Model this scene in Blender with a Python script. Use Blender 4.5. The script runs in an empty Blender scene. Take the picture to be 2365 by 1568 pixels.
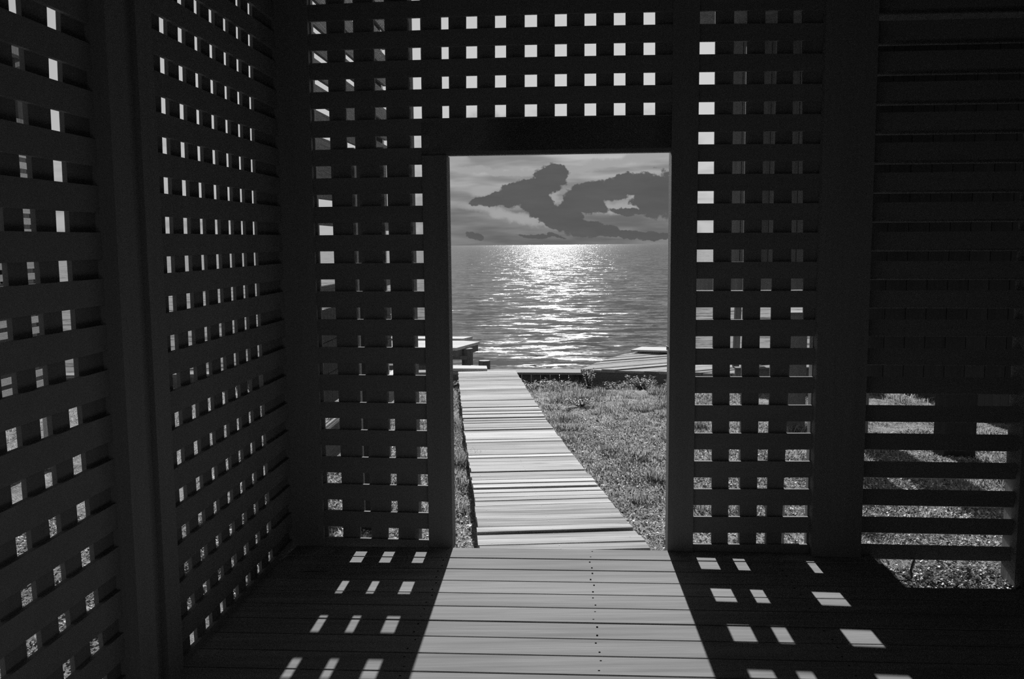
import bpy, math, random
import numpy as np
from mathutils import Vector, Matrix
random.seed(7); RNG = np.random.default_rng(7)
S = bpy.context.scene
C = S.collection

# ------------------------------------------------------------------ camera
PITCH, ROLL, FPX = 0.106145, -0.008561, 2050.67
CZ = 1.58
sp, cp, sr, cr = math.sin(PITCH), math.cos(PITCH), math.sin(ROLL), math.cos(ROLL)
right = Vector((cr, sr*sp, sr*cp)); up = Vector((-sr, cr*sp, cr*cp)); back = Vector((0, -cp, sp))
cam = bpy.data.cameras.new('camera'); camo = bpy.data.objects.new('camera', cam); C.objects.link(camo)
M = Matrix.Identity(4)
for i in range(3):
    M[i][0], M[i][1], M[i][2] = right[i], up[i], back[i]
M[2][3] = CZ
camo.matrix_world = M
cam.sensor_fit = 'HORIZONTAL'; cam.sensor_width = 36.0; cam.lens = 36.0*FPX/2365.0
cam.clip_start = 0.05; cam.clip_end = 20000
S.camera = camo
S.view_settings.view_transform = 'Standard'; S.view_settings.look = 'None'
S.view_settings.exposure = 0.0; S.view_settings.gamma = 1.0
S.cycles.max_bounces = 5; S.cycles.use_denoising = False; S.cycles.use_adaptive_sampling = False
S.cycles.sample_clamp_indirect = 4.0

# ------------------------------------------------------------------ sun
SUN_AZ, SUN_EL = 0.047, math.atan(0.365)
sd = Vector((math.sin(SUN_AZ)*math.cos(SUN_EL), math.cos(SUN_AZ)*math.cos(SUN_EL), math.sin(SUN_EL)))
sl = bpy.data.lights.new('sun', 'SUN'); sl.energy = 8.0; sl.angle = math.radians(0.53)
so = bpy.data.objects.new('sun', sl); C.objects.link(so)
so.rotation_euler = sd.to_track_quat('Z', 'Y').to_euler(); so.location = sd*30

# ------------------------------------------------------------------ sky with clouds
world = bpy.data.worlds.new('sky'); S.world = world; world.use_nodes = True
nt = world.node_tree; nt.nodes.clear()
class G:
    def __init__(s, nt): s.nt = nt
    def n(s, t, **k):
        x = s.nt.nodes.new(t)
        for a, b in k.items(): setattr(x, a, b)
        return x
    def put(s, sock, v):
        if hasattr(v, 'links') or isinstance(v, bpy.types.NodeSocket): s.nt.links.new(v, sock)
        else: sock.default_value = v
    def m(s, op, a, b=0.0, c=0.0, clamp=False):
        x = s.n('ShaderNodeMath', operation=op); x.use_clamp = clamp
        s.put(x.inputs[0], a); s.put(x.inputs[1], b)
        if op in ('SMOOTH_MAX', 'MULTIPLY_ADD', 'SMOOTH_MIN'): s.put(x.inputs[2], c)
        return x.outputs[0]
    def v(s, op, a, b=(0, 0, 0)):
        x = s.n('ShaderNodeVectorMath', operation=op); s.put(x.inputs[0], a); s.put(x.inputs[1], b); return x
    def ss(s, x, a, b, lo=0.0, hi=1.0):
        r = s.n('ShaderNodeMapRange', interpolation_type='SMOOTHSTEP')
        s.put(r.inputs[0], x); r.inputs[1].default_value = a; r.inputs[2].default_value = b
        s.put(r.inputs[3], lo); s.put(r.inputs[4], hi); return r.outputs[0]
    def noise(s, vec, scale, detail=4, rough=0.5):
        x = s.n('ShaderNodeTexNoise'); s.put(x.inputs['Vector'], vec)
        x.inputs['Scale'].default_value = scale; x.inputs['Detail'].default_value = detail
        x.inputs['Roughness'].default_value = rough; return x.outputs[0]
    def mixf(s, f, a, b):
        x = s.n('ShaderNodeMix', data_type='FLOAT'); s.put(x.inputs[0], f); s.put(x.inputs[2], a); s.put(x.inputs[3], b); return x.outputs[0]
g = G(nt)
tc = g.n('ShaderNodeTexCoord'); sep = g.n('ShaderNodeSeparateXYZ'); nt.links.new(tc.outputs['Generated'], sep.inputs[0])
dx, dy, dz = sep.outputs
az = g.m('ARCTAN2', dx, dy)
hyp = g.m('SQRT', g.m('ADD', g.m('MULTIPLY', dx, dx), g.m('MULTIPLY', dy, dy)))
v = g.m('DIVIDE', dz, g.m('MAXIMUM', hyp, 0.01))
comb = g.n('ShaderNodeCombineXYZ'); nt.links.new(az, comb.inputs[0]); nt.links.new(v, comb.inputs[1])
P2 = comb.outputs[0]
wn = g.n('ShaderNodeTexNoise'); nt.links.new(P2, wn.inputs['Vector']); wn.inputs['Scale'].default_value = 38; wn.inputs['Detail'].default_value = 6; wn.inputs['Roughness'].default_value = .6
PW = g.v('ADD', P2, g.v('MULTIPLY', g.v('SUBTRACT', wn.outputs['Color'], (.5, .5, .5)).outputs[0], (.030, .022, 0)).outputs[0]).outputs[0]
ramp = g.n('ShaderNodeValToRGB'); nt.links.new(g.m('MULTIPLY', v, 1.0), ramp.inputs[0])
els = ramp.color_ramp.elements
stops = [(0.0, .50), (0.05, .56), (0.12, .60), (0.2, .60), (0.35, .50), (0.6, .30), (1.0, .18)]
els[0].position, els[1].position = stops[0][0], stops[-1][0]
els[0].color = (stops[0][1],)*3+(1,); els[1].color = (stops[-1][1],)*3+(1,)
for p, c in stops[1:-1]:
    e = els.new(p); e.color = (c, c, c, 1)
base = g.m('MULTIPLY', ramp.outputs[0], g.ss(az, -0.75, 0.25, 0.74, 1.04))
base = g.m('MULTIPLY', base, g.ss(dy, -0.35, 0.45, 0.55, 1.0))
# a bank of darker cloud low over the water, dead ahead
nd = g.noise(g.v('MULTIPLY', P2, (14, 60, 1)).outputs[0], 1.0, 5, .55)
strk = g.noise(g.v('MULTIPLY', P2, (7, 45, 1)).outputs[0], 1.3, 3, .5)
nbig = g.noise(P2, 16.0, 5, .6)
wob = g.m('ADD', g.m('MULTIPLY', g.m('SUBTRACT', nd, 0.5), 0.03), g.m('MULTIPLY', g.m('SUBTRACT', nbig, 0.5), 0.09))
win = g.m('MULTIPLY', g.ss(g.m('ADD', az, wob), -0.122, -0.076, 0, 1), g.ss(g.m('ADD', az, wob), 0.174, 0.218, 1, 0))
win = g.m('MULTIPLY', win, g.ss(g.m('ADD', v, wob), 0.115, 0.145, 1, 0))
base = g.mixf(g.m('MULTIPLY', g.ss(v, .06, .15, .8, 0), g.ss(strk, .45, .72, 0, 1)), base, g.m('MULTIPLY', base, .55))
inner = g.ss(v, 0.0, 0.1, 0.17, 0.34)
inner = g.m('MULTIPLY', inner, g.ss(strk, 0.32, 0.7, 0.72, 1.45))
def px(x, y):
    return ((x-1182.5)/2050.67, (565.6-0.0086*(x-1182.5)-y)/2050.67)
def ell(cx, cy, rx, ry, deg):
    u0, v0 = px(cx, cy)
    d = g.v('SUBTRACT', PW, (u0, v0, 0)).outputs[0]
    r = g.n('ShaderNodeVectorRotate', rotation_type='Z_AXIS'); nt.links.new(d, r.inputs['Vector']); r.inputs['Angle'].default_value = math.radians(deg)
    s_ = g.v('MULTIPLY', r.outputs[0], (2050.67/rx, 2050.67/ry, 0)).outputs[0]
    l = g.v('DOT_PRODUCT', s_, s_).outputs['Value']
    return g.m('SUBTRACT', 1.0, l)
def cloud(lst):
    o = None
    for e in lst:
        x = ell(*e); o = x if o is None else g.m('MAXIMUM', o, x)
    return o
dark = cloud([(1275,408,36,24,0),(1222,442,78,26,-18),(1150,462,58,14,-6),(1245,470,60,26,20),(1300,505,75,19,28),(1375,530,65,13,12),
              (1460,544,95,9,4),(1248,545,52,5,3),(1350,470,50,27,15),(1435,434,112,23,-9),(1520,452,62,48,5),(1445,490,32,10,5),(1102,545,22,8,15),(1318,494,32,20,40),(1262,500,60,20,30)])
fine = g.noise(g.v('MULTIPLY', P2, (1, 1, 1)).outputs[0], 160, 5, .6)
fine2 = g.noise(g.v('MULTIPLY', P2, (1, 1.6, 1)).outputs[0], 45, 4, .6)
dn = g.m('ADD', dark, g.m('ADD', g.m('MULTIPLY', g.m('SUBTRACT', fine, .5), 1.3), g.m('MULTIPLY', g.m('SUBTRACT', fine2, .5), 1.9)))
dmask = g.ss(dn, -0.34, 0.06, 0, 1)
bright = cloud([(1115,443,34,10,-10),(1150,396,120,8,4),(1400,384,190,11,-9),(1056,368,45,12,0),(1272,455,20,26,15),(1430,480,75,16,-5),(1180,500,110,14,12)])
bm = g.ss(g.m('ADD', bright, g.m('MULTIPLY', g.m('SUBTRACT', nd, .5), 1.6)), -0.5, 0.9, 0, 1)
inner = g.mixf(bm, inner, 0.36)
inner = g.mixf(dmask, inner, g.m('MULTIPLY_ADD', nd, 0.05, 0.080))
val = g.mixf(win, base, inner)
su = g.v('DOT_PRODUCT', tc.outputs['Generated'], tuple(sd)).outputs['Value']
ang2 = g.m('MULTIPLY', g.m('SUBTRACT', 1.0, su), 2.0)          # angle squared, radians
val = g.m('ADD', val, g.m('MULTIPLY', g.m('EXPONENT', g.m('MULTIPLY', ang2, -1/(.045**2))), 6.0))
val = g.m('MULTIPLY', val, g.ss(dz, -0.05, 0.0, 0.35, 1.0))
bg = g.n('ShaderNodeBackground'); bg.inputs['Strength'].default_value = 1.0
nt.links.new(val, bg.inputs['Color'])
out = g.n('ShaderNodeOutputWorld'); nt.links.new(bg.outputs[0], out.inputs[0])

# ------------------------------------------------------------------ materials
def newmat(name):
    m = bpy.data.materials.new(name); m.use_nodes = True
    t = m.node_tree; b = t.nodes['Principled BSDF']
    return m, G(t), b
def wood(name, lo, hi, scale=(2, 40, 40), rough=0.75, spec=0.3, bump=0.3, knots=True, tonevar=0.5):
    m, g, b = newmat(name); t = g.nt
    tc = g.n('ShaderNodeTexCoord'); at = g.n('ShaderNodeAttribute', attribute_name='tone')
    off = g.v('MULTIPLY', at.outputs['Vector'], (37, 91, 53)).outputs[0]
    p = g.v('ADD', tc.outputs['Object'], off).outputs[0]
    ps = g.v('MULTIPLY', p, scale).outputs[0]
    n1 = g.noise(ps, 1.0, 6, .65)
    n2 = g.noise(g.v('MULTIPLY', p, tuple(s_*0.22 for s_ in scale)).outputs[0], 1.0, 3, .5)
    f = g.m('ADD', g.m('MULTIPLY', g.m('SUBTRACT', n1, .5), 1.5), g.m('MULTIPLY', g.m('SUBTRACT', n2, .5), 1.2))
    f = g.m('ADD', f, g.m('MULTIPLY', g.m('SUBTRACT', at.outputs['Fac'], .5), tonevar))
    f = g.m('ADD', f, 0.5, clamp=True)
    col = g.mixf(f, lo, hi)
    if knots:
        vo = g.n('ShaderNodeTexVoronoi'); g.put(vo.inputs['Vector'], g.v('MULTIPLY', p, tuple(min(s_, 9) for s_ in scale)).outputs[0]); vo.inputs['Scale'].default_value = 0.55
        k = g.ss(vo.outputs['Distance'], 0.03, 0.09, 0.45, 1.0)
        col = g.m('MULTIPLY', col, k)
    g.put(b.inputs['Base Color'], col)
    b.inputs['Roughness'].default_value = rough
    b.inputs['Specular IOR Level'].default_value = spec
    if bump:
        bp = g.n('ShaderNodeBump'); bp.inputs['Strength'].default_value = bump; bp.inputs['Distance'].default_value = 0.004
        g.put(bp.inputs['Height'], n1); t.links.new(bp.outputs[0], b.inputs['Normal'])
    return m
XG, YG, ZG = (2, 45, 45), (45, 2, 45), (45, 45, 2)
M_DARK = wood('dark_wall_wood', .17, .21, ZG, .85, .1, .2, False)
M_DARKH = wood('dark_slat_wood', .19, .23, XG, .85, .1, .2, False)
M_DARKV = wood('dark_upright_wood', .19, .23, ZG, .85, .1, .2, False)
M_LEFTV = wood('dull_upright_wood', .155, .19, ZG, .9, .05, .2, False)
M_BLACK = wood('near_black_wood', .03, .05, ZG, .85, .1, .2, False)  # even near-black tone for the darkest outdoor boards and posts
M_FLOOR = wood('deck_wood', .19, .38, (1.6, 34, 34), .9, .05, .3, True, .3)
M_WALK = wood('weathered_walk_wood', .15, .70, (1.5, 30, 30), .9, .05, .9, True, .7)
M_DOCK = wood('dock_wood', .16, .42, (14, 30, 30), .9, .05, .5, False, .8)
M_CAP = wood('bulkhead_wood', .16, .36, (3, 25, 25), .9, .05, .4, False, .6)
M_PALE = wood('pale_plank_wood', .5, .7, (3, 25, 25), .9, .05, .3, False, .3)
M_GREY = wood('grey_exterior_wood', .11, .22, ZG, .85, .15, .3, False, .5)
M_GREYH = wood('grey_board_wood', .42, .60, YG, .85, .15, .3, False, .5)
M_FENCE = wood('fence_wood', .06, .12, YG, .85, .15, .3, False, .5)
M_ZINC, _g, _b = newmat('zinc_nail'); _b.inputs['Base Color'].default_value = (.7, .7, .7, 1); _b.inputs['Roughness'].default_value = .8; _b.inputs['Specular IOR Level'].default_value = .2
M_NAIL, _g, _b = newmat('nail_metal'); _b.inputs['Base Color'].default_value = (.02, .02, .02, 1); _b.inputs['Roughness'].default_value = .9; _b.inputs['Specular IOR Level'].default_value = 0

def leafmat(name, lo, hi, tr=.35):
    m, g, b = newmat(name)
    at = g.n('ShaderNodeAttribute', attribute_name='tone')
    col = g.mixf(at.outputs['Fac'], lo, hi)
    g.put(b.inputs['Base Color'], col); b.inputs['Roughness'].default_value = .65; b.inputs['Specular IOR Level'].default_value = .25
    t = g.n('ShaderNodeBsdfTranslucent'); g.put(t.inputs['Color'], col)
    mx = g.n('ShaderNodeMixShader'); mx.inputs[0].default_value = tr
    o = g.nt.nodes['Material Output']
    g.nt.links.new(b.outputs[0], mx.inputs[1]); g.nt.links.new(t.outputs[0], mx.inputs[2]); g.nt.links.new(mx.outputs[0], o.inputs[0])
    return m
M_GRASS = leafmat('grass_blades', .06, .62)
M_LITTER = leafmat('dry_leaf_litter', .04, .85, .15)
M_WEED = leafmat('weed_leaves', .12, .42, .3)

M_GROUND, g, b = newmat('sandy_soil')
tc = g.n('ShaderNodeTexCoord'); o_ = tc.outputs['Object']
n1 = g.noise(o_, 60, 5, .7); n2 = g.noise(o_, 3.0, 4, .6); n3 = g.noise(o_, 11.0, 3, .6)
f = g.m('ADD', g.m('MULTIPLY', n1, .6), g.m('ADD', g.m('MULTIPLY', n2, .25), g.m('MULTIPLY', n3, .3)))
g.put(b.inputs['Base Color'], g.ss(f, .38, .78, .05, .52)); b.inputs['Roughness'].default_value = .95; b.inputs['Specular IOR Level'].default_value = .1
bp = g.n('ShaderNodeBump'); bp.inputs['Strength'].default_value = 1.0; bp.inputs['Distance'].default_value = .02
g.put(bp.inputs['Height'], n1); g.nt.links.new(bp.outputs[0], b.inputs['Normal'])

W1, W2, W3 = .76, .48, .18
M_WATER, g, b = newmat('rippled_water')
tc = g.n('ShaderNodeTexCoord'); o_ = tc.outputs['Object']
b.inputs['Base Color'].default_value = (.025, .025, .025, 1); b.inputs['Roughness'].default_value = .06; b.inputs['IOR'].default_value = 1.33
b.inputs['Specular IOR Level'].default_value = .38
def slopes(sc, sx, sy, k, det=1):
    n_ = g.n('ShaderNodeTexNoise'); g.put(n_.inputs['Vector'], g.v('MULTIPLY', o_, (sc*sx, sc*sy, 1)).outputs[0]); n_.inputs['Scale'].default_value = 1.0; n_.inputs['Detail'].default_value = det
    c_ = g.v('SUBTRACT', n_.outputs['Color'], (.5, .5, .5)).outputs[0]
    return g.v('MULTIPLY', c_, (k*.75, k, 0)).outputs[0]
sl_sum = g.v('ADD', g.v('ADD', slopes(1.2, .5, 1.3, W1), slopes(5.0, .5, 1.2, W2)).outputs[0], slopes(17.0, .7, 1.1, W3)).outputs[0]
nn = g.v('NORMALIZE', g.v('ADD', sl_sum, (0, 0, 1)).outputs[0]).outputs[0]
g.nt.links.new(nn, b.inputs['Normal'])

# ------------------------------------------------------------------ mesh helpers
class MB:
    def __init__(s): s.v = []; s.f = []; s.t = []
    def hexa(s, p, tone=None):          # p: 8 points, bottom 4 (ccw) then top 4
        k = len(s.v); s.v += [tuple(q) for q in p]
        s.f += [(k+3, k+2, k+1, k), (k+4, k+5, k+6, k+7), (k, k+1, k+5, k+4), (k+1, k+2, k+6, k+5), (k+2, k+3, k+7, k+6), (k+3, k, k+4, k+7)]
        s.t += [random.random() if tone is None else tone]*6; return s
    def box(s, x0, x1, y0, y1, z0, z1, tone=None):
        return s.hexa([(x0,y0,z0),(x1,y0,z0),(x1,y1,z0),(x0,y1,z0),(x0,y0,z1),(x1,y0,z1),(x1,y1,z1),(x0,y1,z1)], tone)
    def prism(s, poly, z0, z1, tone=None):
        tone = random.random() if tone is None else tone
        k = len(s.v); n = len(poly)
        a = sum(poly[i][0]*poly[(i+1)%n][1]-poly[(i+1)%n][0]*poly[i][1] for i in range(n))
        if a < 0: poly = poly[::-1]
        zz0 = z0 if callable(z0) else (lambda x, y: z0); zz1 = z1 if callable(z1) else (lambda x, y: z1)
        s.v += [(x, y, zz0(x, y)) for x, y in poly]+[(x, y, zz1(x, y)) for x, y in poly]
        s.f += [tuple(range(k+n-1, k-1, -1)), tuple(range(k+n, k+2*n))]+[(k+i, k+(i+1)%n, k+n+(i+1)%n, k+n+i) for i in range(n)]
        s.t += [tone]*(n+2); return s
    def build(s, name, mat, parent=None, loc=None):
        me = bpy.data.meshes.new(name)
        L = Vector(loc) if loc is not None else (parent.location.copy() if parent is not None and parent.get('base') is None and parent.type == 'EMPTY' else Vector((0, 0, 0)))
        vv = [(x-L.x, y-L.y, z-L.z) for x, y, z in s.v]
        me.from_pydata(vv, [], s.f); me.update()
        at = me.attributes.new('tone', 'FLOAT', 'FACE'); at.data.foreach_set('value', s.t)
        me.materials.append(mat)
        o = bpy.data.objects.new(name, me); C.objects.link(o)
        if parent is not None: o.parent = parent
        elif loc is not None: o.location = L
        return o
def struct(o): o['kind'] = 'structure'; return o
def tag(o, label, cat, group=None, kind=None):
    o['label'] = label; o['category'] = cat
    if group: o['group'] = group
    if kind: o['kind'] = kind
    return o
def empty(name, loc=(0, 0, 0)):
    o = bpy.data.objects.new(name, None); C.objects.link(o); o.location = loc; o.empty_display_size = .2; return o
def clip(poly, nx, ny, d):              # keep nx*x+ny*y <= d
    out = []
    for i in range(len(poly)):
        a, b_ = poly[i], poly[(i+1) % len(poly)]
        da, db = nx*a[0]+ny*a[1]-d, nx*b_[0]+ny*b_[1]-d
        if da <= 0: out.append(a)
        if (da < 0 < db) or (db < 0 < da):
            t = da/(da-db); out.append((a[0]+(b_[0]-a[0])*t, a[1]+(b_[1]-a[1])*t))
    return out

# ------------------------------------------------------------------ wall frames
YF, YL, DF, DL = 0.077785, 0.062056, 4.5, 1.456877
def F(t, z, s=0.0):      # front wall: t to the right, s outward (towards the lake)
    return (math.sin(YF)*(DF+s)+math.cos(YF)*t, math.cos(YF)*(DF+s)-math.sin(YF)*t, z)
def Lw(t, z, s=0.0):     # left wall: t away from the camera, s outward (to the left)
    return (-math.cos(YL)*(DL+s)+math.sin(YL)*t, math.sin(YL)*(DL+s)+math.cos(YL)*t, z)
def rowF(r, t): return 1.66552+.1447*r-.0044*t-.0005*t*r-.00171*t*t-.00009*r*r-.00079*t*t*r+.00002*t*r*r
def rowL(r, t):
    u = t-3.3; return 1.66319+.14437*r+.00588*u+.00036*u*r+.00053*u*u-.00012*r*r-.00015*u*u*r
HH = 0.0306
def wbox(mb, W, t0, t1, z0, z1, s0, s1, tone=None):
    return mb.hexa([W(t0,z0,s0), W(t1,z0,s0), W(t1,z0,s1), W(t0,z0,s1), W(t0,z1,s0), W(t1,z1,s0), W(t1,z1,s1), W(t0,z1,s1)], tone)
def hslat(mb, W, t0, t1, zlo, zhi, s0, s1, n):
    tone = random.random()
    for i in range(n):
        a = t0+(t1-t0)*i/n; b_ = t0+(t1-t0)*(i+1)/n
        mb.hexa([W(a,zlo(a),s0), W(b_,zlo(b_),s0), W(b_,zlo(b_),s1), W(a,zlo(a),s1), W(a,zhi(a),s0), W(b_,zhi(b_),s0), W(b_,zhi(b_),s1), W(a,zhi(a),s1)], tone)
def vslat(mb, W, tl, tr, z0, z1, s0, s1, n=1):
    tone = random.random()
    for i in range(n):
        a = z0+(z1-z0)*i/n; b_ = z0+(z1-z0)*(i+1)/n
        mb.hexa([W(tl(a),a,s0), W(tr(a),a,s0), W(tr(a),a,s1), W(tl(a),a,s1), W(tl(b_),b_,s0), W(tr(b_),b_,s0), W(tr(b_),b_,s1), W(tl(b_),b_,s1)], tone)
FC = {'c1': ([-0.0036, -1.3432], [-0.0041, -1.2634]), 'c2u': ([0.0089, -1.2054], [0.0075, -1.1585]), 'c2m': ([-0.012, -1.1427], [-0.0099, -1.1096]),
'c2b': ([0, -1.1696], [0, -1.1099]), 'c3u': ([0.0046, -1.0463], [0.0009, -0.981]), 'c3m': ([-0.0098, -0.9998], [-0.0094, -0.9651]),
'c3b': ([0, -1.0205], [0, -0.9647]), 'c4u': ([-0.0004, -0.8598], [0.0069, -0.8101]), 'c4m': ([-0.0082, -0.8526], [-0.0013, -0.7979]),
'c4b': ([0, -0.875], [0, -0.7976]), 'c5': ([0.0037, -0.7036], [0.0088, -0.679]), 'c7': ([-0.0012, 0.5772], [-0.0072, 0.6717]),
'c8': ([-0.0052, 0.7562], [-0.0036, 0.8135]), 'c9': ([-0.0035, 0.9], [-0.0008, 0.9509]), 'c10u': ([-0.0149, 1.0635], [-0.0313, 1.1457]),
'c10l': ([0.0225, 1.0244], [0.0063, 1.1518]), 'd0': ([0.0142, -0.606], [0.0128, -0.5463]), 'd1': ([0.0107, -0.4525], [0.0093, -0.3932]),
'd2': ([0.0071, -0.2953], [0.0055, -0.2295]), 'd3': ([0.0034, -0.1366], [0.002, -0.0734]), 'd4': ([-0.0001, 0.019], [-0.0015, 0.0796]),
'd5': ([-0.0036, 0.1715], [-0.005, 0.2318]), 'd6': ([-0.0072, 0.3255], [-0.0085, 0.3855])}
def ln(c): return lambda z: c[0]*z+c[1]
def const(x): return lambda z: x
TOPZ = 3.2
HEAD0, HEAD1 = 2.03, 2.205
front = wbox(MB(), F, -0.80, 0.575, HEAD0, HEAD1, 0.0, .05)
wbox(front, F, -1.55, 2.75, TOPZ-.02, TOPZ+.15, -.02, .1)
wall_front = struct(front.build('wall_front', M_DARKH))
def panel(name, label, bands, t0, t1, rows, z0, z1, parent, W=F, row=rowF, th=.017, tv=.015, n=6, vn=1, vm=None):
    hb = MB()
    for a in rows:       # horizontal slat between hole rows a and a+1
        zl = (lambda t, a=a: row(a, t)+HH) if a is not rows[0] else (lambda t: z0)
        zh = (lambda t, a=a: row(a+1, t)-HH) if a is not rows[-1] else (lambda t: z1)
        hslat(hb, W, t0, t1, zl, zh, 0, th, n)
    p = hb.build(name, M_DARKH, parent); p['label'] = label
    vb = MB()
    for (holes, za, zb) in bands:
        e = [const(t0)]
        for hL, hR in holes: e += [ln(hL) if not callable(hL) else hL, ln(hR) if not callable(hR) else hR]
        e.append(const(t1))
        for i in range(0, len(e), 2): vslat(vb, W, e[i], e[i+1], za, zb, th, th+tv, vn)
    vb.build('upright_slats', vm or M_DARKV, p)
    return p
r0 = lambda r, t=0: rowF(r, t)
zmid = rowF(-10, -1)-HH-.04; zup = rowF(3, -1)-.05
panel('lattice_panel', 'lattice left of the doorway', [
    ([FC['c1'], FC['c2b'], FC['c3b'], FC['c4b']], 0.0, zmid),
    ([FC['c1'], FC['c2m'], FC['c3m'], FC['c4m']], zmid, zup),
    ([FC['c1'], FC['c2u'], FC['c3u'], FC['c4u']], zup, TOPZ)], -1.50, -.76, list(range(-12, 11)), -.02, TOPZ, wall_front)
dd = [FC['d%d' % i] for i in range(7)]
panel('lattice_panel', 'lattice above the doorway', [([FC['c5']]+dd, HEAD0+.02, TOPZ)], -.76, .56, list(range(3, 11)), HEAD0+.02, TOPZ, wall_front)
z10 = rowF(-3, 1)-.07
panel('lattice_panel', 'lattice right of the doorway', [
    ([FC['c7'], FC['c8'], FC['c9'], FC['c10l']], 0.0, z10),
    ([FC['c7'], FC['c8'], FC['c9'], FC['c10u']], z10, TOPZ)], .56, 1.17, list(range(-12, 11)), -.02, TOPZ, wall_front)
# door posts, studs
def post(name, t0, t1, z0, z1, s0, s1, W=F, par=None, mat=M_DARKV):
    return wbox(MB(), W, t0, t1, z0, z1, s0, s1).build(name, mat, par if par is not None else wall_front)
post('door_post', -.7976, -.672, -.02, HEAD0, -.01, .10)
post('door_post', -.80, -.7095, HEAD0, TOPZ, .03, .10)
post('door_post', .446, .575, -.02, TOPZ, -.01, .12)
post('corner_post', -1.58, -1.36, -.02, TOPZ, -.02, .08)
post('stud', -.965, -.8575, -.02, TOPZ, .032, .115)
post('stud', -1.108, -1.003, .14, 2.08, .032, .038)
post('stud', -1.25, -1.155, .14, 2.08, .032, .075)
post('wall_post', 1.162, 1.405, -.02, TOPZ, -.05, .10)
post('wall_post', 2.155, 2.75, -.3, TOPZ, -.05, .10)
lt = MB(); wbox(lt, F, .436, .447, 1.043, 1.058, .05, .058); wbox(lt, F, .436, .440, 1.04, 1.061, .048, .060); lt.build('latch', M_ZINC, wall_front)
# louvre panel: broad sloping blades with gaps in line with the lattice rows
lv = MB()
def blade(z0a, z0b, z1a, z1b):
    ta, tb, dp = 1.40, 2.16, .105
    sh = dp*max(.12, (CZ-z1a)/4.4+.03)
    lv.hexa([F(ta,z0a,0), F(tb,z0b,0), F(tb,z0b-sh,dp), F(ta,z0a-sh,dp), F(ta,z1a,0), F(tb,z1b,0), F(tb,z1b-sh,dp), F(ta,z1a-sh,dp)])
# gap centres measured at the two ends of the panel
def gapc(r, t): return 1.66552+.1447*r-.0044*1.2-.0005*1.2*r-.00171*1.44-.00114*r + (t-1.42)*(-.004+.004*0)
for r in range(-12, 11):
    zl = [gapc(r, t)+HH*.98 for t in (1.42, 2.155)] if r > -12 else [-.022, -.022]
    zh = [gapc(r+1, t)-HH*.98 for t in (1.42, 2.155)]
    blade(zl[0], zl[1], zh[0], zh[1])
pl = lv.build('louvre_panel', M_DARKH, wall_front); pl['label'] = 'horizontal louvre boards at the right end of the wall'

# left wall
LC = [([0.0275,-0.0697,3.2491],[0.0284,-0.0729,3.3181]),([0.0261,-0.0638,3.3994],[0.0269,-0.0667,3.4687]),([0.0234,-0.0584,3.5547],[0.0239,-0.0606,3.6169]),
([0.0205,-0.0516,3.7048],[0.021,-0.0535,3.7682]),([0.0223,-0.0551,3.857],[0.0228,-0.0569,3.9185]),([0.024,-0.0611,4.0115],[0.0245,-0.0629,4.0733]),([0.0249,-0.0659,4.1698],[0.0254,-0.0676,4.2317])]
LN = [([0.033,-0.098,2.5761],[0.0345,-0.1042,2.6512]),([0.0165,-0.0697,2.4194],[0.0171,-0.0738,2.4807]),([0.0149,-0.0645,2.2632],[0.0157,-0.0698,2.3349])]
LN.append(([0.0149,-0.0645,2.105],[0.0157,-0.0698,2.172])); LN.append(([0.0149,-0.0645,1.95],[0.0157,-0.0698,2.015]))
q = lambda c: (lambda z: c[0]*z*z+c[1]*z+c[2])
wl = MB(); wbox(wl, Lw, 1.4, 4.62, TOPZ-.02, TOPZ+.15, -.02, .1); wbox(wl, Lw, -1.7, 1.75, -.02, TOPZ, 0, .1)
wall_left = struct(wl.build('wall_left', M_DARK))
far = [(q(a), q(b_)) for a, b_ in LC]; near = [(q(a), q(b_)) for a, b_ in LN][::-1]
panel('lattice_panel', 'lattice beside the front corner', [(far, -.02, TOPZ)], 3.1, 4.5, list(range(-12, 11)), -.02, TOPZ, wall_left, Lw, rowL, .017, .015, 6, 8, M_LEFTV)
panel('lattice_panel', 'lattice nearest the viewer', [(near, -.02, TOPZ)], 1.6, 2.72, list(range(-12, 11)), -.02, TOPZ, wall_left, Lw, rowL, .017, .015, 6, 8, M_LEFTV)
post('wall_post', 2.72, 2.84, -.02, TOPZ, -.05, .03, Lw, wall_left)
post('wall_post', 2.98, 3.10, -.02, TOPZ, -.02, .03, Lw, wall_left)
post('infill_board', 2.79, 2.99, -.02, TOPZ, .0, .04, Lw, wall_left)

# right wall, back wall, ceiling
def vboards(x0, y0, x1, y1, z0, z1, th, w=.14):
    mb = MB(); L = math.hypot(x1-x0, y1-y0); ux, uy = (x1-x0)/L, (y1-y0)/L; nx, ny = -uy*th, ux*th
    n = max(1, int(L/w))
    for i in range(n):
        a, b_ = L*i/n+.002, L*(i+1)/n-.002
        e = random.uniform(0, .004)
        p = [(x0+ux*a, y0+uy*a), (x0+ux*b_, y0+uy*b_)]
        p = p+[(p[1][0]+nx, p[1][1]+ny), (p[0][0]+nx, p[0][1]+ny)]
        mb.prism(p, z0, z1)
    # backing so no light leaks between boards
    mb.prism([(x0+nx*.7, y0+ny*.7), (x1+nx*.7, y1+ny*.7), (x1+nx*1.1, y1+ny*1.1), (x0+nx*1.1, y0+ny*1.1)], z0, z1)
    return mb
fr = F(2.6, 0); struct(vboards(fr[0], fr[1], fr[0]-.36, -1.6, -.3, TOPZ+.1, .05).build('wall_right', M_DARK))
wb = vboards(-1.75, -1.6, -1.1, -1.6, -.3, TOPZ+.1, -.05)
w2_ = vboards(1.9, -1.6, 2.6, -1.6, -.3, TOPZ+.1, -.05); k0 = len(wb.v)
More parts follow.
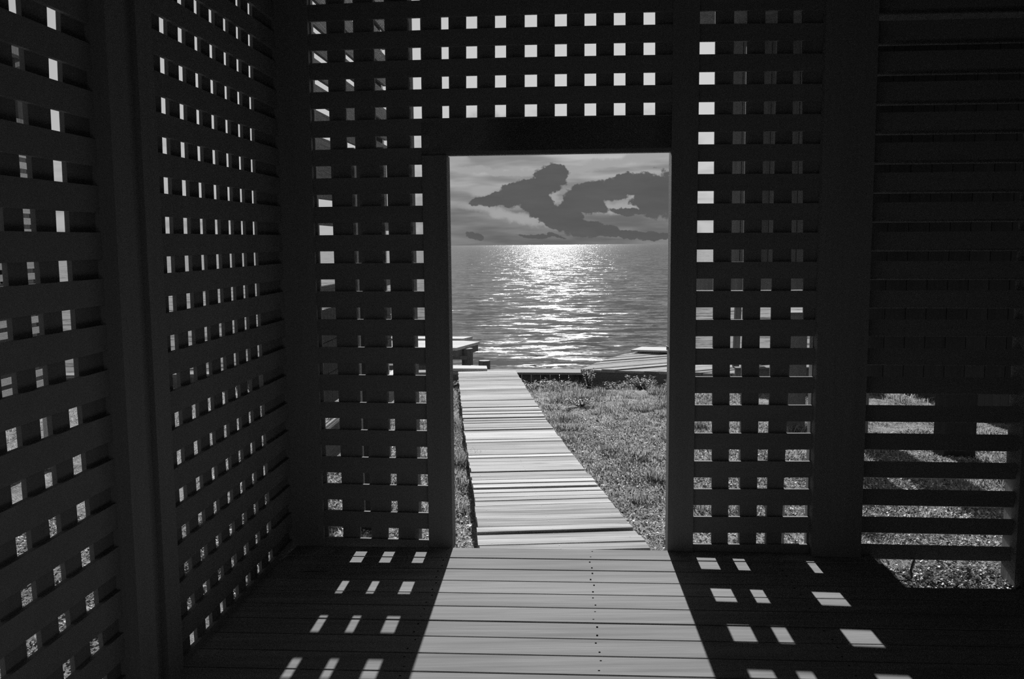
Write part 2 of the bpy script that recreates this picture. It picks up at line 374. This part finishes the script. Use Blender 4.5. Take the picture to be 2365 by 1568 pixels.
wb.v += w2_.v; wb.f += [tuple(q_+k0 for q_ in f_) for f_ in w2_.f]; wb.t += w2_.t
wb.box(-1.1, 1.9, -1.65, -1.6, 2.5, TOPZ+.1)
struct(wb.build('wall_back', M_DARK))
cb = MB()
for i in range(44):
    y = -1.7+i*.145; cb.box(-1.75, 3.0, y+.002, y+.143, TOPZ+.11, TOPZ+.14)
cb.box(-1.75, 3.0, -1.7, 4.66, TOPZ+.14, TOPZ+.16)
struct(cb.build('ceiling', M_DARK))

# floor of deck boards
fb = MB(); nail = MB(); A = -.062; ca, sa = math.cos(A), math.sin(A)
def fl(t, d): return (sa*0+ca*t - sa*0 + (-sa)*0 + (-math.sin(A))*0 + 0*d + math.sin(-A)*d, 4.5*0 + math.cos(A)*d + math.sin(A)*t)
D0, PB = 4.492, 0.1515
for i in range(41):
    d1 = D0-i*PB; d0 = d1-PB+.012
    tr = 1.545 if i < 3 else 2.9
    tr += random.uniform(-.012, .012)
    tl0, tl1 = -1.43+.062*d0-.279, -1.43+.062*d1-.279
    fb.prism([fl(tl0, d0), fl(tr, d0), fl(tr, d1), fl(tl1, d1)], -.038, random.uniform(-.0015, .0015))
    for tt in (-.62, .12, 1.05):
        for dd_ in (d0+.03, d1-.03):
            x, y = fl(tt+random.uniform(-.01, .01), dd_); r = .0026
            k = len(nail.v); nail.prism([(x+r*math.cos(a*1.0472)*1.6, y+r*math.sin(a*1.0472)) for a in range(6)], 0, .0022)
floor = struct(fb.build('floor', M_FLOOR))
nl = nail.build('nail_heads', M_NAIL, floor)
jb = MB()
for x in (-1.18, -.7, .05, 1.0, 1.75): jb.box(x, x+.05, -1.6, 4.30 if x < 1.5 else 3.95, -.17, -.039)
jb.build('joists', M_DARK, floor)

# ------------------------------------------------------------------ ground
def gz(x, y):
    z = np.interp(y, [0, 4.3, 4.8, 6, 9, 12.3, 13.2, 14.6], [-.19, -.19, -.175, -.255, -.37, -.47, -.62, -.68])
    s = np.clip((x-1.2)/.5, 0, 1)*np.clip((5.2-y)/.6, 0, 1)
    z = z*(1-s)+(-.155)*s
    z += .012*np.sin(x*5.1+y*2.3)*np.sin(y*4.7-x*1.3)+.008*np.sin(x*13+2)*np.sin(y*11)
    # below the deck the soil lies lower
    inside = ((x > -1.46+.062*y) & (x < 1.72) & (y < 4.2)) | ((x >= 1.72) & (x < 2.75) & (y < 3.98))
    return np.where(inside, np.minimum(z, -.2), z)
def gridmesh(name, x0, x1, y0, y1, step, zf, mat):
    xs = np.arange(x0, x1+step/2, step); ys = np.arange(y0, y1+step/2, step)
    X, Y = np.meshgrid(xs, ys); Z = zf(X, Y)
    v_ = np.stack([X, Y, Z], -1).reshape(-1, 3); nx, ny = len(xs), len(ys)
    i = np.arange(nx-1)[None, :]+nx*np.arange(ny-1)[:, None]
    f_ = np.stack([i, i+1, i+1+nx, i+nx], -1).reshape(-1, 4)
    me = bpy.data.meshes.new(name); me.from_pydata(v_.tolist(), [], f_.tolist()); me.materials.append(mat)
    me.polygons.foreach_set('use_smooth', [True]*len(me.polygons)); me.update()
    o = bpy.data.objects.new(name, me); C.objects.link(o); return o
def gnd(X, Y):
    return gz(X, Y)+.010*(RNG.random(X.shape)-.5)
struct(gridmesh('ground', -9, 8, -2, 13.95, .06, gnd, M_GROUND))
WATER_Z = -1.05
wm = bpy.data.meshes.new('water')
wm.from_pydata([(-4000, 13.9, WATER_Z), (4000, 13.9, WATER_Z), (4000, 9000, WATER_Z), (-4000, 9000, WATER_Z)], [], [(0, 1, 2, 3)])
wm.materials.append(M_WATER); wo = bpy.data.objects.new('water', wm); C.objects.link(wo); struct(wo)

# ------------------------------------------------------------------ boardwalk
walk = empty('boardwalk', (0.28, 4.6, -.03))
tag(walk, 'pale weathered boardwalk sloping from the doorway down to the water', 'boardwalk')
bw = MB(); wn_ = MB()
KY = [4.50, 6.11, 8.9, 13.95]; KX = [.275, .173, -.045, -.41]; KZ = [-.022, -.15, -.285, -.392]
y = 4.545; i = 0
while y < 13.8:
    pb = .143+random.uniform(-.012, .012); ym = y+pb/2
    xc = float(np.interp(ym, KY, KX)); zc = float(np.interp(ym, KY, KZ)); sl_ = -(float(np.interp(ym+.3, KY, KZ))-float(np.interp(ym-.3, KY, KZ)))/.6
    hw = .45; e0 = random.uniform(-.006, .006); e1 = random.uniform(-.006, .006); a = .060+random.uniform(-.012, .012)
    cup = random.gauss(0, .0045); gp = random.choice([.004, .007, .010, .014, .018]); zt = zc+random.uniform(-.005, .006)
    pts = []
    for (sx, w0) in ((-hw+e0, gp/2), (hw+e1, gp/2), (hw+e1, pb-gp/2), (-hw+e0, pb-gp/2)):
        yy = y+w0+a*sx; pts.append((float(np.interp(yy-a*sx, KY, KX))+sx-.0, yy, zt-sl_*(w0-pb/2)+cup*(w0/pb-.5)))
    tone = min(1, max(0, random.gauss(.5, .25))) if ym > 5.7 else random.uniform(0, .35)
    bw.hexa([(p[0], p[1], p[2]-.036) for p in pts]+pts, tone)
    for (sx, w0) in ((hw-.06, .035), (hw-.06, pb-.035), (-.02, .035), (-.02, pb-.035), (-hw+.07, .04)):
        if random.random() < .4:
            yy = y+w0+a*sx; xn = float(np.interp(yy-a*sx, KY, KX))+sx; zn = zt-sl_*(w0-pb/2)+cup*(w0/pb-.5)
            wn_.prism([(xn+.0032*math.cos(t_*1.0472), yy+.0032*math.sin(t_*1.0472)) for t_ in range(6)], zn-.002, zn+.0015)
    y += pb; i += 1
db = bw.build('deck_boards', M_WALK, walk)
wnn = wn_.build('nail_heads', M_ZINC, db); wnn['kind'] = 'stuff'
wnn.location = db.matrix_world.translation*0 - walk.location
for side in (-.36, .33):
    sb = MB()
    for j in range(3):
        a0, a1 = KY[j]+(.07 if j == 0 else 0), KY[j+1]-(.15 if j == 2 else 0)
        for (ya, yb) in ((a0, a1),):
            xa, xb = [float(np.interp(t_, KY, KX))+side for t_ in (ya, yb)]; za, zb = [float(np.interp(t_, KY, KZ))-.043 for t_ in (ya, yb)]
            sb.hexa([(xa-.02,ya,za-.09),(xa+.02,ya,za-.09),(xb+.02,yb,zb-.09),(xb-.02,yb,zb-.09),(xa-.02,ya,za),(xa+.02,ya,za),(xb+.02,yb,zb),(xb-.02,yb,zb)])
    sb.build('stringer', M_GREY, walk)

# ------------------------------------------------------------------ bulkhead, docks, planks at the shore
bk = empty('bulkhead', (0.3, 14.1, -.45)); tag(bk, 'low timber bulkhead along the water edge between boardwalk end and right dock', 'bulkhead')
m = MB()
m.prism([(-9, 14.05), (-.30, 14.02), (-.30, 14.30), (-9, 14.35)], -.47, -.43)
m.prism([(-.30, 13.93), (1.22, 13.80), (1.30, 14.06), (-.30, 14.15)], -.46, -.425); m.prism([(-.30, 14.16), (1.33, 14.07), (1.3, 14.27), (-.30, 14.33)], -.462, -.43)
m.build('cap_boards', M_CAP, bk)
m = MB()
xx = -9.0
while xx < 1.2:
    m.box(xx+.002, xx+.148, 13.98, 14.03, -1.6, -.47); xx += .15
m.box(-9, 1.2, 14.03, 14.1, -.75, -.62)
m.build('sheet_boards', M_GREY, bk)

dock = empty('dock', (3, 14.5, -.4)); tag(dock, 'wide plank dock over the water at the right of the bulkhead', 'dock')
poly = [(1.08, 13.88), (2.6, 13.45), (4.6, 12.85), (7.6, 12.0), (7.6, 14.8), (2.4, 16.40), (1.98, 15.72), (1.61, 15.11)]
ux, uy = 1.23/1.377, .62/1.377
m = MB(); k = -30
for k in range(20, 140):
    a, b_ = k*.15+.004, (k+1)*.15-.004+random.uniform(-.004, .004)
    p = clip(clip(poly, -uy, ux, b_-.012), uy, -ux, -a)
    if len(p) > 2: m.prism(p, -.42, -.38+random.uniform(-.012, .014))
dbo = m.build('dock_boards', M_DOCK, dock)
dbo.data.materials[0] = M_DOCK
m = MB()
m.prism([(1.10, 13.90), (7.6, 12.03), (7.6, 12.09), (1.12, 13.96)], -.66, -.421)
m.build('fascia', M_DARK, dock)
m = MB(); m.prism([(2.15, 15.95), (2.42, 16.44), (7.6, 14.8), (7.4, 14.4)], -.36, -.325); m.build('raised_boards', M_PALE, dock)
for (x, y) in ((1.5, 14.3), (1.9, 15.2), (2.4, 16.0), (3.3, 15.3), (4.6, 14.9), (3.0, 13.7), (4.6, 13.2)):
    m = MB(); m.prism([(x+.09*math.cos(a*.785), y+.09*math.sin(a*.785)) for a in range(8)], -1.8, -.425); m.build('piling', M_GREY, dock)

pier = empty('pier', (-1.2, 15.8, -.3)); tag(pier, 'short stepped pier with plank top left of the boardwalk end', 'pier')
poly = [(-.60, 16.38), (-.97, 15.40), (-4.2, 15.75), (-4.2, 16.9), (-1.0, 16.62)]
m = MB()
for k in range(-40, 60):
    a, b_ = k*.16+.004, (k+1)*.16-.004
    ang = math.radians(8); nx, ny = math.sin(ang), math.cos(ang)
    p = clip(clip(poly, nx, ny, 12+b_), -nx, -ny, -(12+a))
    if len(p) > 2: m.prism(p, -.25, -.20)
p2 = [(-.76, 17.03), (-.92, 16.66), (-4.2, 16.95), (-4.2, 17.4)]
m.prism(p2, -.22, -.17)
m.build('deck_boards', M_PALE, pier)
m = MB(); m.prism([(-.63, 16.34), (-.98, 15.43), (-1.03, 15.45), (-.68, 16.36)], -.37, -.252); m.prism([(-.98, 15.43), (-4.2, 15.78), (-4.2, 15.83), (-.98, 15.49)], -.34, -.252)
m.build('fascia', M_DARK, pier)
m = MB(); m.prism([(-.80, 15.5), (-4.2, 15.6), (-4.2, 15.66), (-.8, 15.56)], -.42, -.36); m.prism([(-.62, 15.30), (-4.2, 15.42), (-4.2, 15.48), (-.7, 15.36)], -.95, -.50)
m.build('waling', M_GREY, pier)
for (x, y) in ((-.80, 15.75), (-.48, 15.2), (-1.6, 15.9), (-2.8, 16.0)):
    m = MB(); m.prism([(x+.1*math.cos(a*.785), y+.1*math.sin(a*.785)) for a in range(8)], -1.8, -.40 if x > -.6 else -.251); m.build('piling', M_GREY, pier)
m = MB(); m.prism([(-1.35, 14.17), (-.40, 14.08), (-.42, 14.42), (-1.4, 14.60)], -.428, -.385, .8)
tag(m.build('plank', M_PALE, None, (-.9, 14.3, -.42)), 'bright pale plank lying across the shore left of the boardwalk end', 'plank')

# ------------------------------------------------------------------ exterior fence seen through the left lattice of the front wall
fe = empty('slatted_screen', (-1.1, 6.2, -.2)); tag(fe, 'tall slatted timber screen running to the lake outside the left corner', 'screen')
def fx(y): return -1.15+.045*(y-4.5)
def fbd(mb, y0, y1, z0, z1, th=.022, slope=.017):
    a, b_ = z0+slope*(y0-5.3), z0+slope*(y1-5.3); c, d = z1+slope*(y0-5.3), z1+slope*(y1-5.3)
    mb.hexa([(fx(y0)-th,y0,a),(fx(y0),y0,a),(fx(y1),y1,b_),(fx(y1)-th,y1,b_),(fx(y0)-th,y0,c),(fx(y0),y0,c),(fx(y1),y1,d),(fx(y1)-th,y1,d)])
m = MB()
for k in range(0, 14):
    zc = 2.24+.1455*k
    fbd(m, 4.66, 7.46, zc+.022, zc+.1235)
m.build('slats', M_FENCE, fe)
m = MB(); fbd(m, 4.66, 7.40, 1.86, 2.218, .03); fbd(m, 4.66, 7.46, 1.705, 1.79, .022, 0); fbd(m, 4.66, 7.46, 1.255, 1.345, .022, 0)
m.build('rails', M_FENCE, fe)
m = MB()
for j in range(3): fbd(m, 4.66, 7.46, .62+j*.195, .62+(j+1)*.195-.004, .022, 0)
m.build('lower_boards', M_BLACK, fe)
m = MB(); fbd(m, 4.66, 8.4, .27, .475, .03, 0); m.build('toe_board', M_FENCE, fe)
m = MB(); fbd(m, 4.66, 8.4, .475, .492, .05, 0); m.build('lit_toe_edge', M_PALE, fe)  # pale strip paints in the sunlit top edge of the toe board
for y in (4.75, 7.42):
    MB().box(fx(y)-.12, fx(y)-.03, y, y+.09, -.32, 4.2).build('screen_post', M_FENCE, fe)

# raised board wall seen through the right lattice
wg = empty('raised_board_wall', (2.2, 5.35, -.05)); tag(wg, 'dark raised wall of upright boards hanging beyond the right-hand lattice', 'board wall')
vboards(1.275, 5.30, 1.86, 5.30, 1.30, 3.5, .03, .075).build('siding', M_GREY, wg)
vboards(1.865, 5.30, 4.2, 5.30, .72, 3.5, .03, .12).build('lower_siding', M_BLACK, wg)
MB().box(1.07, 1.90, 5.24, 5.295, 1.305, 1.385).build('beam', M_GREY, wg)
MB().box(1.05, 4.2, 4.62, 5.30, 2.84, 4.3).build('eave', M_GREY, wg)
for x in (1.93, 3.9): MB().box(x, x+.1, 5.34, 5.44, -.3, 3.4).build('support_post', M_GREY, wg)
MB().box(1.9, 4.3, 5.34, 5.40, .72, .84).build('sill_beam', M_BLACK, wg)

def gpost(name, x, y, w, d, ztop, label, cat, mat=M_GREY, lean=0.0, zb=None):
    z0 = float(gz(np.array(x), np.array(y)))-.1 if zb is None else zb
    b_ = w/2; c = d/2; L = lean
    mb = MB().hexa([(x-b_,y-c,z0),(x+b_,y-c,z0),(x+b_,y+c,z0),(x-b_,y+c,z0),(x-b_+L,y-c,ztop),(x+b_+L,y-c,ztop),(x+b_+L,y+c,ztop),(x-b_+L,y+c,ztop)])
    o = empty(name, (x, y, z0+.1)); tag(o, label, cat)
    mb.build('shaft', mat, o)
    MB().box(x-b_-.012+L, x+b_+.012+L, y-c-.012, y+c+.012, ztop, ztop+.02).build('post_cap', mat, o)
    return o
gpost('bollard', 2.93, 9.3, .27, .27, .84, 'square dark timber bollard on the grass beyond the right lattice', 'bollard', M_DARK)
gpost('timber_post', 3.95, 7.8, .28, .2, .64, 'square timber post on the sunlit ground beyond the louvre boards', 'post', M_BLACK)
gpost('timber_pillar', 3.40, 9.0, .40, .3, 3.2, 'tall dark timber pillar behind the solid board right of the lattice', 'pillar', M_DARK)
gpost('mooring_post', 3.52, 13.9, .09, .09, .62, 'thin grey mooring post at the shore beyond the right lattice', 'post', M_GREY, 0.03)
gpost('sun_block_stake', 1.279, 4.75, .08, .04, .95, 'added sun-blocking stake just outside the lattice right of the doorway', 'stake', M_GREY)  # added behind a slat to block the third right column's sun spots
gpost('sun_block_post', -.925, 5.5, .18, .12, 2.1, 'added sun-blocking post outside the lattice left of the doorway', 'post', M_BLACK)  # post added to keep sun from passing the leftmost lattice column
MB().box(1.385, 1.475, 4.70, 4.76, -.3, .24).build('sun_block_timber', M_GREY, None, (1.43, 4.73, -.2))  # added behind a slat to stop the lowest sun spot of the fourth column
tag(bpy.data.objects['sun_block_timber'], 'added sun-blocking timber block on the ground outside the fourth right lattice column', 'block')
# low timber kerb on the grass
k_ = MB().box(3.1, 5.0, 12.2, 12.26, -.5, -.16); kk = empty('timber_kerb', (3.8, 12.2, -.48)); tag(kk, 'low dark timber kerb on the grass before the dock', 'kerb')
k_.build('kerb_board', M_DARK, kk); MB().box(3.09, 5.01, 12.15, 12.28, -.159, -.135).build('kerb_cap', M_CAP, kk)

# neighbouring cabin far right
cbn = empty('cabin', (6.5, 9, -.4)); tag(cbn, 'dark boarded cabin beyond the louvre boards at far right', 'cabin')
vboards(5.25, 6.2, 5.25, 12.2, -.6, 2.6, -.05, .15).build('side_wall', M_BLACK, cbn)
vboards(5.25, 6.2, 8.2, 6.2, -.6, 2.6, .05, .15).build('front_wall', M_BLACK, cbn)
MB().hexa([(5.0,6.0,2.5),(8.3,6.0,3.3),(8.3,12.4,3.3),(5.0,12.4,2.5),(5.0,6.0,2.6),(8.3,6.0,3.4),(8.3,12.4,3.4),(5.0,12.4,2.6)]).build('roof', M_DARK, cbn)

# slatted outbuilding seen through the left wall
ob = empty('slatted_shelter', (-4.0, 6, -.2)); tag(ob, 'grey slatted shelter standing beyond the left lattice wall', 'shelter')
m = MB()
for k in range(23):
    z = .36+k*.0885; m.box(-3.93, -3.90, 3.6, 7.56, z, z+.052)
m.build('slats', M_GREYH, ob)
m = MB(); m.box(-4.14, -4.12, 3.6, 7.82, .36, 1.30); m.box(-4.14, -4.12, 3.6, 6.6, 1.302, 1.6); m.box(-4.14, -4.12, 7.2, 7.82, 1.302, 1.6); m.box(-4.14, -4.12, 3.6, 7.82, 1.602, 2.39); m.build('inner_boards', M_BLACK, ob)
for y in (3.6, 5.0, 7.5): MB().box(-4.03, -3.935, y, y+.05, -.35, 3.1).build('post', M_GREYH, ob)
m = MB()
for y in (6.6, 6.95, 7.14, 7.29): m.box(-3.99, -3.95, y, y+.07, 2.4, 3.1)
m.box(-4.0, -3.94, 3.6, 7.5, 2.40, 2.62)
m.build('upper_struts', M_GREY, ob)
MB().box(-4.6, -3.88, 3.5, 7.40, 3.1, 3.2).build('roof', M_DARK, ob)
MB().box(-3.99, -3.94, 3.6, 7.5, .25, .355).build('bottom_rail', M_GREYH, ob)

# ------------------------------------------------------------------ ground cover
def bladecloud(name, pos, hgt, wid, mat, lean=.5, seed=1, seg=1):
    r = np.random.default_rng(seed); n = len(pos); a = r.random(n)*6.283
    d = np.stack([np.cos(a), np.sin(a)], -1); ln_ = (r.random(n)*lean)[:, None]*hgt[:, None]
    la = r.random(n)*6.283; ld = np.stack([np.cos(la), np.sin(la)], -1)*ln_
    b0 = pos.copy(); b1 = pos.copy(); b0[:, :2] -= d*wid[:, None]/2; b1[:, :2] += d*wid[:, None]/2
    mid = pos.copy(); mid[:, :2] += ld*.35; mid[:, 2] += hgt*.6
    m0 = mid.copy(); m1 = mid.copy(); m0[:, :2] -= d*wid[:, None]*.35; m1[:, :2] += d*wid[:, None]*.35
    tp = pos.copy(); tp[:, :2] += ld; tp[:, 2] += hgt*(1-.25*lean)
    V = np.stack([b0, b1, m1, m0, tp], 1).reshape(-1, 3); k = np.arange(n)*5
    me = bpy.data.meshes.new(name)
    me.vertices.add(len(V)); me.vertices.foreach_set('co', V.ravel())
    q_ = np.stack([k, k+1, k+2, k+3], -1); t_ = np.stack([k+3, k+2, k+4], -1)
    loops = np.concatenate([q_.ravel(), t_.ravel()]); me.loops.add(len(loops)); me.loops.foreach_set('vertex_index', loops)
    st = np.concatenate([np.arange(n)*4, 4*n+np.arange(n)*3]); me.polygons.add(2*n); me.polygons.foreach_set('loop_start', st)
    me.update(calc_edges=True); me.validate()
    at = me.attributes.new('tone', 'FLOAT', 'FACE'); tn = r.random(n); at.data.foreach_set('value', np.concatenate([tn, tn]))
    me.materials.append(mat); o = bpy.data.objects.new(name, me); C.objects.link(o); return o
def flakes(name, pos, size, mat, seed, tilt=.8):
    r = np.random.default_rng(seed); n = len(pos)
    a = r.random(n)*6.283; u = np.stack([np.cos(a), np.sin(a), r.normal(0, tilt*.5, n)], -1); w = np.stack([-np.sin(a), np.cos(a), r.normal(0, tilt*.5, n)], -1)
    u /= np.linalg.norm(u, axis=1)[:, None]; w /= np.linalg.norm(w, axis=1)[:, None]
    u *= size[:, None]*.5; w *= (size*(.35+.4*r.random(n)))[:, None]*.5
    p = pos.copy(); p[:, 2] += size*.3
    bow = np.zeros_like(p); bow[:, 2] = size*.15
    V = np.stack([p-u, p-w+bow, p+u, p+w+bow], 1).reshape(-1, 3); k = np.arange(n)*4
    me = bpy.data.meshes.new(name); me.vertices.add(len(V)); me.vertices.foreach_set('co', V.ravel())
    f_ = np.concatenate([np.stack([k, k+1, k+2], -1), np.stack([k, k+2, k+3], -1)]).ravel()
    me.loops.add(len(f_)); me.loops.foreach_set('vertex_index', f_); me.polygons.add(2*n); me.polygons.foreach_set('loop_start', np.arange(2*n)*3)
    me.update(calc_edges=True); me.validate()
    at = me.attributes.new('tone', 'FLOAT', 'FACE'); tn = r.random(n)**1.3; at.data.foreach_set('value', np.concatenate([tn, tn]))
    me.materials.append(mat); o = bpy.data.objects.new(name, me); C.objects.link(o); return o
def vn(x, y, s, seed=0):        # smooth value noise
    r = np.random.default_rng(seed); T = r.random((64, 64)); u, w = x/s+20, y/s+20
    i, j = np.floor(u).astype(int), np.floor(w).astype(int); fu, fw = u-i, w-j; fu = fu*fu*(3-2*fu); fw = fw*fw*(3-2*fw)
    g_ = lambda a, b_: T[a % 64, b_ % 64]
    return (g_(i, j)*(1-fu)+g_(i+1, j)*fu)*(1-fw)+(g_(i, j+1)*(1-fu)+g_(i+1, j+1)*fu)*fw
def scatter(n, x0, x1, y0, y1, seed, keep=None):
    r = np.random.default_rng(seed); x = x0+(x1-x0)*r.random(n); y = y0+(y1-y0)*r.random(n)
    xc = np.interp(y, KY, KX); ok = (np.abs(x-xc) > .47) | (y < 4.5)
    ok &= ~((x > -1.53+.062*y) & (x < 2.8) & (y < 4.66)) | ((x > 1.72) & (x < 2.75) & (y > 4.08) & (y < 4.66) & (np.arange(n) % 2 == 0))
    if keep is not None: ok &= r.random(n) < keep(x, y)
    x, y = x[ok], y[ok]; return np.stack([x, y, gz(x, y)], -1)
p1 = np.concatenate([scatter(170000, -2.0, 3.2, 4.3, 12.5, 11, lambda x, y: np.clip((12.5-y)/5, 0, 1)**1.5), scatter(50000, -4.2, -1.6, 1.2, 6.0, 12), scatter(40000, 2.2, 5.2, 4.3, 9, 13), scatter(12000, 1.7, 2.8, 4.05, 4.6, 14)])
r_ = np.random.default_rng(5)
o = flakes('leaf_litter', p1, .009+.024*r_.random(len(p1))**2, M_LITTER, 21)
tag(o, 'crumbly dry leaf litter covering the soil around the boardwalk', 'leaf litter', kind='stuff')
kf = lambda x, y: np.clip((vn(x, y, .35, 3)*.6+vn(x, y, .11, 4)*.5-.42)*4, .02, 1)*np.clip((y-4.0)/4, .12, 1)
p2 = np.concatenate([scatter(150000, -2.2, 3.6, 4.6, 13.9, 31, kf), scatter(60000, -8, -1.8, 1.5, 13.9, 32, kf), scatter(50000, 3.0, 6.0, 4.6, 13.5, 33, kf)])
hh = (.012+(.05+.05*np.clip((p2[:, 1]-7)/5, 0, 1))*vn(p2[:, 0], p2[:, 1], .3, 8)**2*1.6*(.5+r_.random(len(p2))))
o = bladecloud('grass', p2, hh, .004+.006*r_.random(len(p2)), M_GRASS, 1.2, 41)
tag(o, 'sparse low grass growing on the sandy ground beside the boardwalk', 'grass', kind='stuff')
# grass tufts: separate clumps
tufts = [(1.95, 9.4, .10, 'dark grass tuft in the middle of the ground right of the boardwalk'),
         (.62, 9.3, .07, 'small dark grass tuft close to the right edge of the boardwalk'),
         (1.22, 6.95, .10, 'broad dark grass tuft nearest the right door post'),
         (1.55, 10.6, .07, 'thin grass tuft behind the middle tuft'),
         (-.42, 7.6, .12, 'long-bladed grass tuft against the left edge of the boardwalk')]
for i, (x, y, h, lab) in enumerate(tufts):
    r = np.random.default_rng(100+i); n = 420; a = r.random(n)*6.283; q_ = np.sqrt(r.random(n))*.16
    xs, ys = x+np.cos(a)*q_, y+np.sin(a)*q_; pp = np.stack([xs, ys, gz(xs, ys)], -1)
    tag(bladecloud('grass_tuft', pp, h*(.5+.7*r.random(n)), .004+.005*r.random(n), M_GRASS, .8, 200+i), lab, 'grass tuft')
# leafy weeds in front of the bulkhead
def weed(name, x, y, h, spread, stems, seed, label, grp=None):
    h *= 1.35; stems = int(stems*1.6)
    r = random.Random(seed); z = float(gz(np.array(x), np.array(y)))
    e = empty(name, (x, y, z)); tag(e, label, 'weed', grp)
    st = MB(); lf = MB()
    for s_ in range(stems):
        bx, by = x+r.uniform(-.002, .002), y+r.uniform(-.002, .002); hs = h*r.uniform(.45, 1.0); lx, ly = r.uniform(-1, 1)*spread, r.uniform(-.6, .6)*spread
        w = .003
        st.hexa([(bx-w,by-w,z-.02),(bx+w,by-w,z-.02),(bx+w,by+w,z-.02),(bx-w,by+w,z-.02),(bx-w+lx,by-w+ly,z+hs),(bx+w+lx,by-w+ly,z+hs),(bx+w+lx,by+w+ly,z+hs),(bx-w+lx,by+w+ly,z+hs)])
        nl_ = max(8, int(hs/.007))
        for k in range(nl_):
            f_ = (k+1)/nl_; px_, py_, pz = bx+lx*f_, by+ly*f_, z+hs*f_
            a = r.uniform(0, 6.283); L = r.uniform(.020, .042); W = L*.5; up_ = r.uniform(-.2, .7)
            dx_, dy_, dz_ = math.cos(a)*L, math.sin(a)*L, up_*L
            kx, ky = -math.sin(a)*W/2, math.cos(a)*W/2
            i0 = len(lf.v); lf.v += [(px_,py_,pz),(px_+dx_*.5+kx,py_+dy_*.5+ky,pz+dz_*.6),(px_+dx_,py_+dy_,pz+dz_),(px_+dx_*.5-kx,py_+dy_*.5-ky,pz+dz_*.6)]
            lf.f.append((i0, i0+1, i0+2, i0+3)); lf.t.append(r.random())
    st.build('stems', M_WEED, e); lf.build('leaves', M_WEED, e)
weed('leafy_weed', 1.17, 13.35, .24, .10, 16, 1, 'tallest leafy weed, standing where the bulkhead meets the dock')
weed('leafy_weed', .28, 13.25, .13, .22, 26, 2, 'low leafy weed patch touching the far right corner of the boardwalk')
weed('leafy_weed', .62, 12.9, .14, .24, 28, 3, 'leafy weed patch between the boardwalk corner and the tallest weed')
weed('leafy_weed', 1.9, 12.9, .17, .26, 30, 4, 'spreading leafy weed under the dark face of the dock')
weed('leafy_weed', 1.5, 12.7, .11, .22, 22, 5, 'short leafy weed between the tallest weed and the dock weed')
weed('leafy_weed', 2.35, 12.5, .12, .2, 22, 6, 'leafy weed beside the right door post, before the dock')
weed('leafy_weed', -.95, 13.6, .10, .16, 14, 7, 'small weed against the pale plank left of the boardwalk')
weed('leafy_weed', 2.15, 5.6, .16, .18, 14, 8, 'weed on the lit ground just beyond the louvre boards')
weed('leafy_weed', .85, 10.9, .09, .2, 18, 9, 'weed half way down the ground right of the boardwalk')
# fallen twig
tw = MB(); pts = [(2.10, 4.50), (2.03, 4.36), (1.96, 4.24), (1.93, 4.16)]
for (a, b_) in zip(pts, pts[1:]):
    tw.hexa([(a[0]-.006,a[1],-.05),(a[0]+.006,a[1],-.05),(b_[0]+.005,b_[1],-.045),(b_[0]-.005,b_[1],-.045),(a[0]-.006,a[1],-.03),(a[0]+.006,a[1],-.03),(b_[0]+.004,b_[1],-.028),(b_[0]-.004,b_[1],-.028)])
tag(tw.build('twig', M_PALE, None, (2.0, 4.3, -.04)), 'thin curved twig on the soil at the foot of the louvre boards', 'twig')
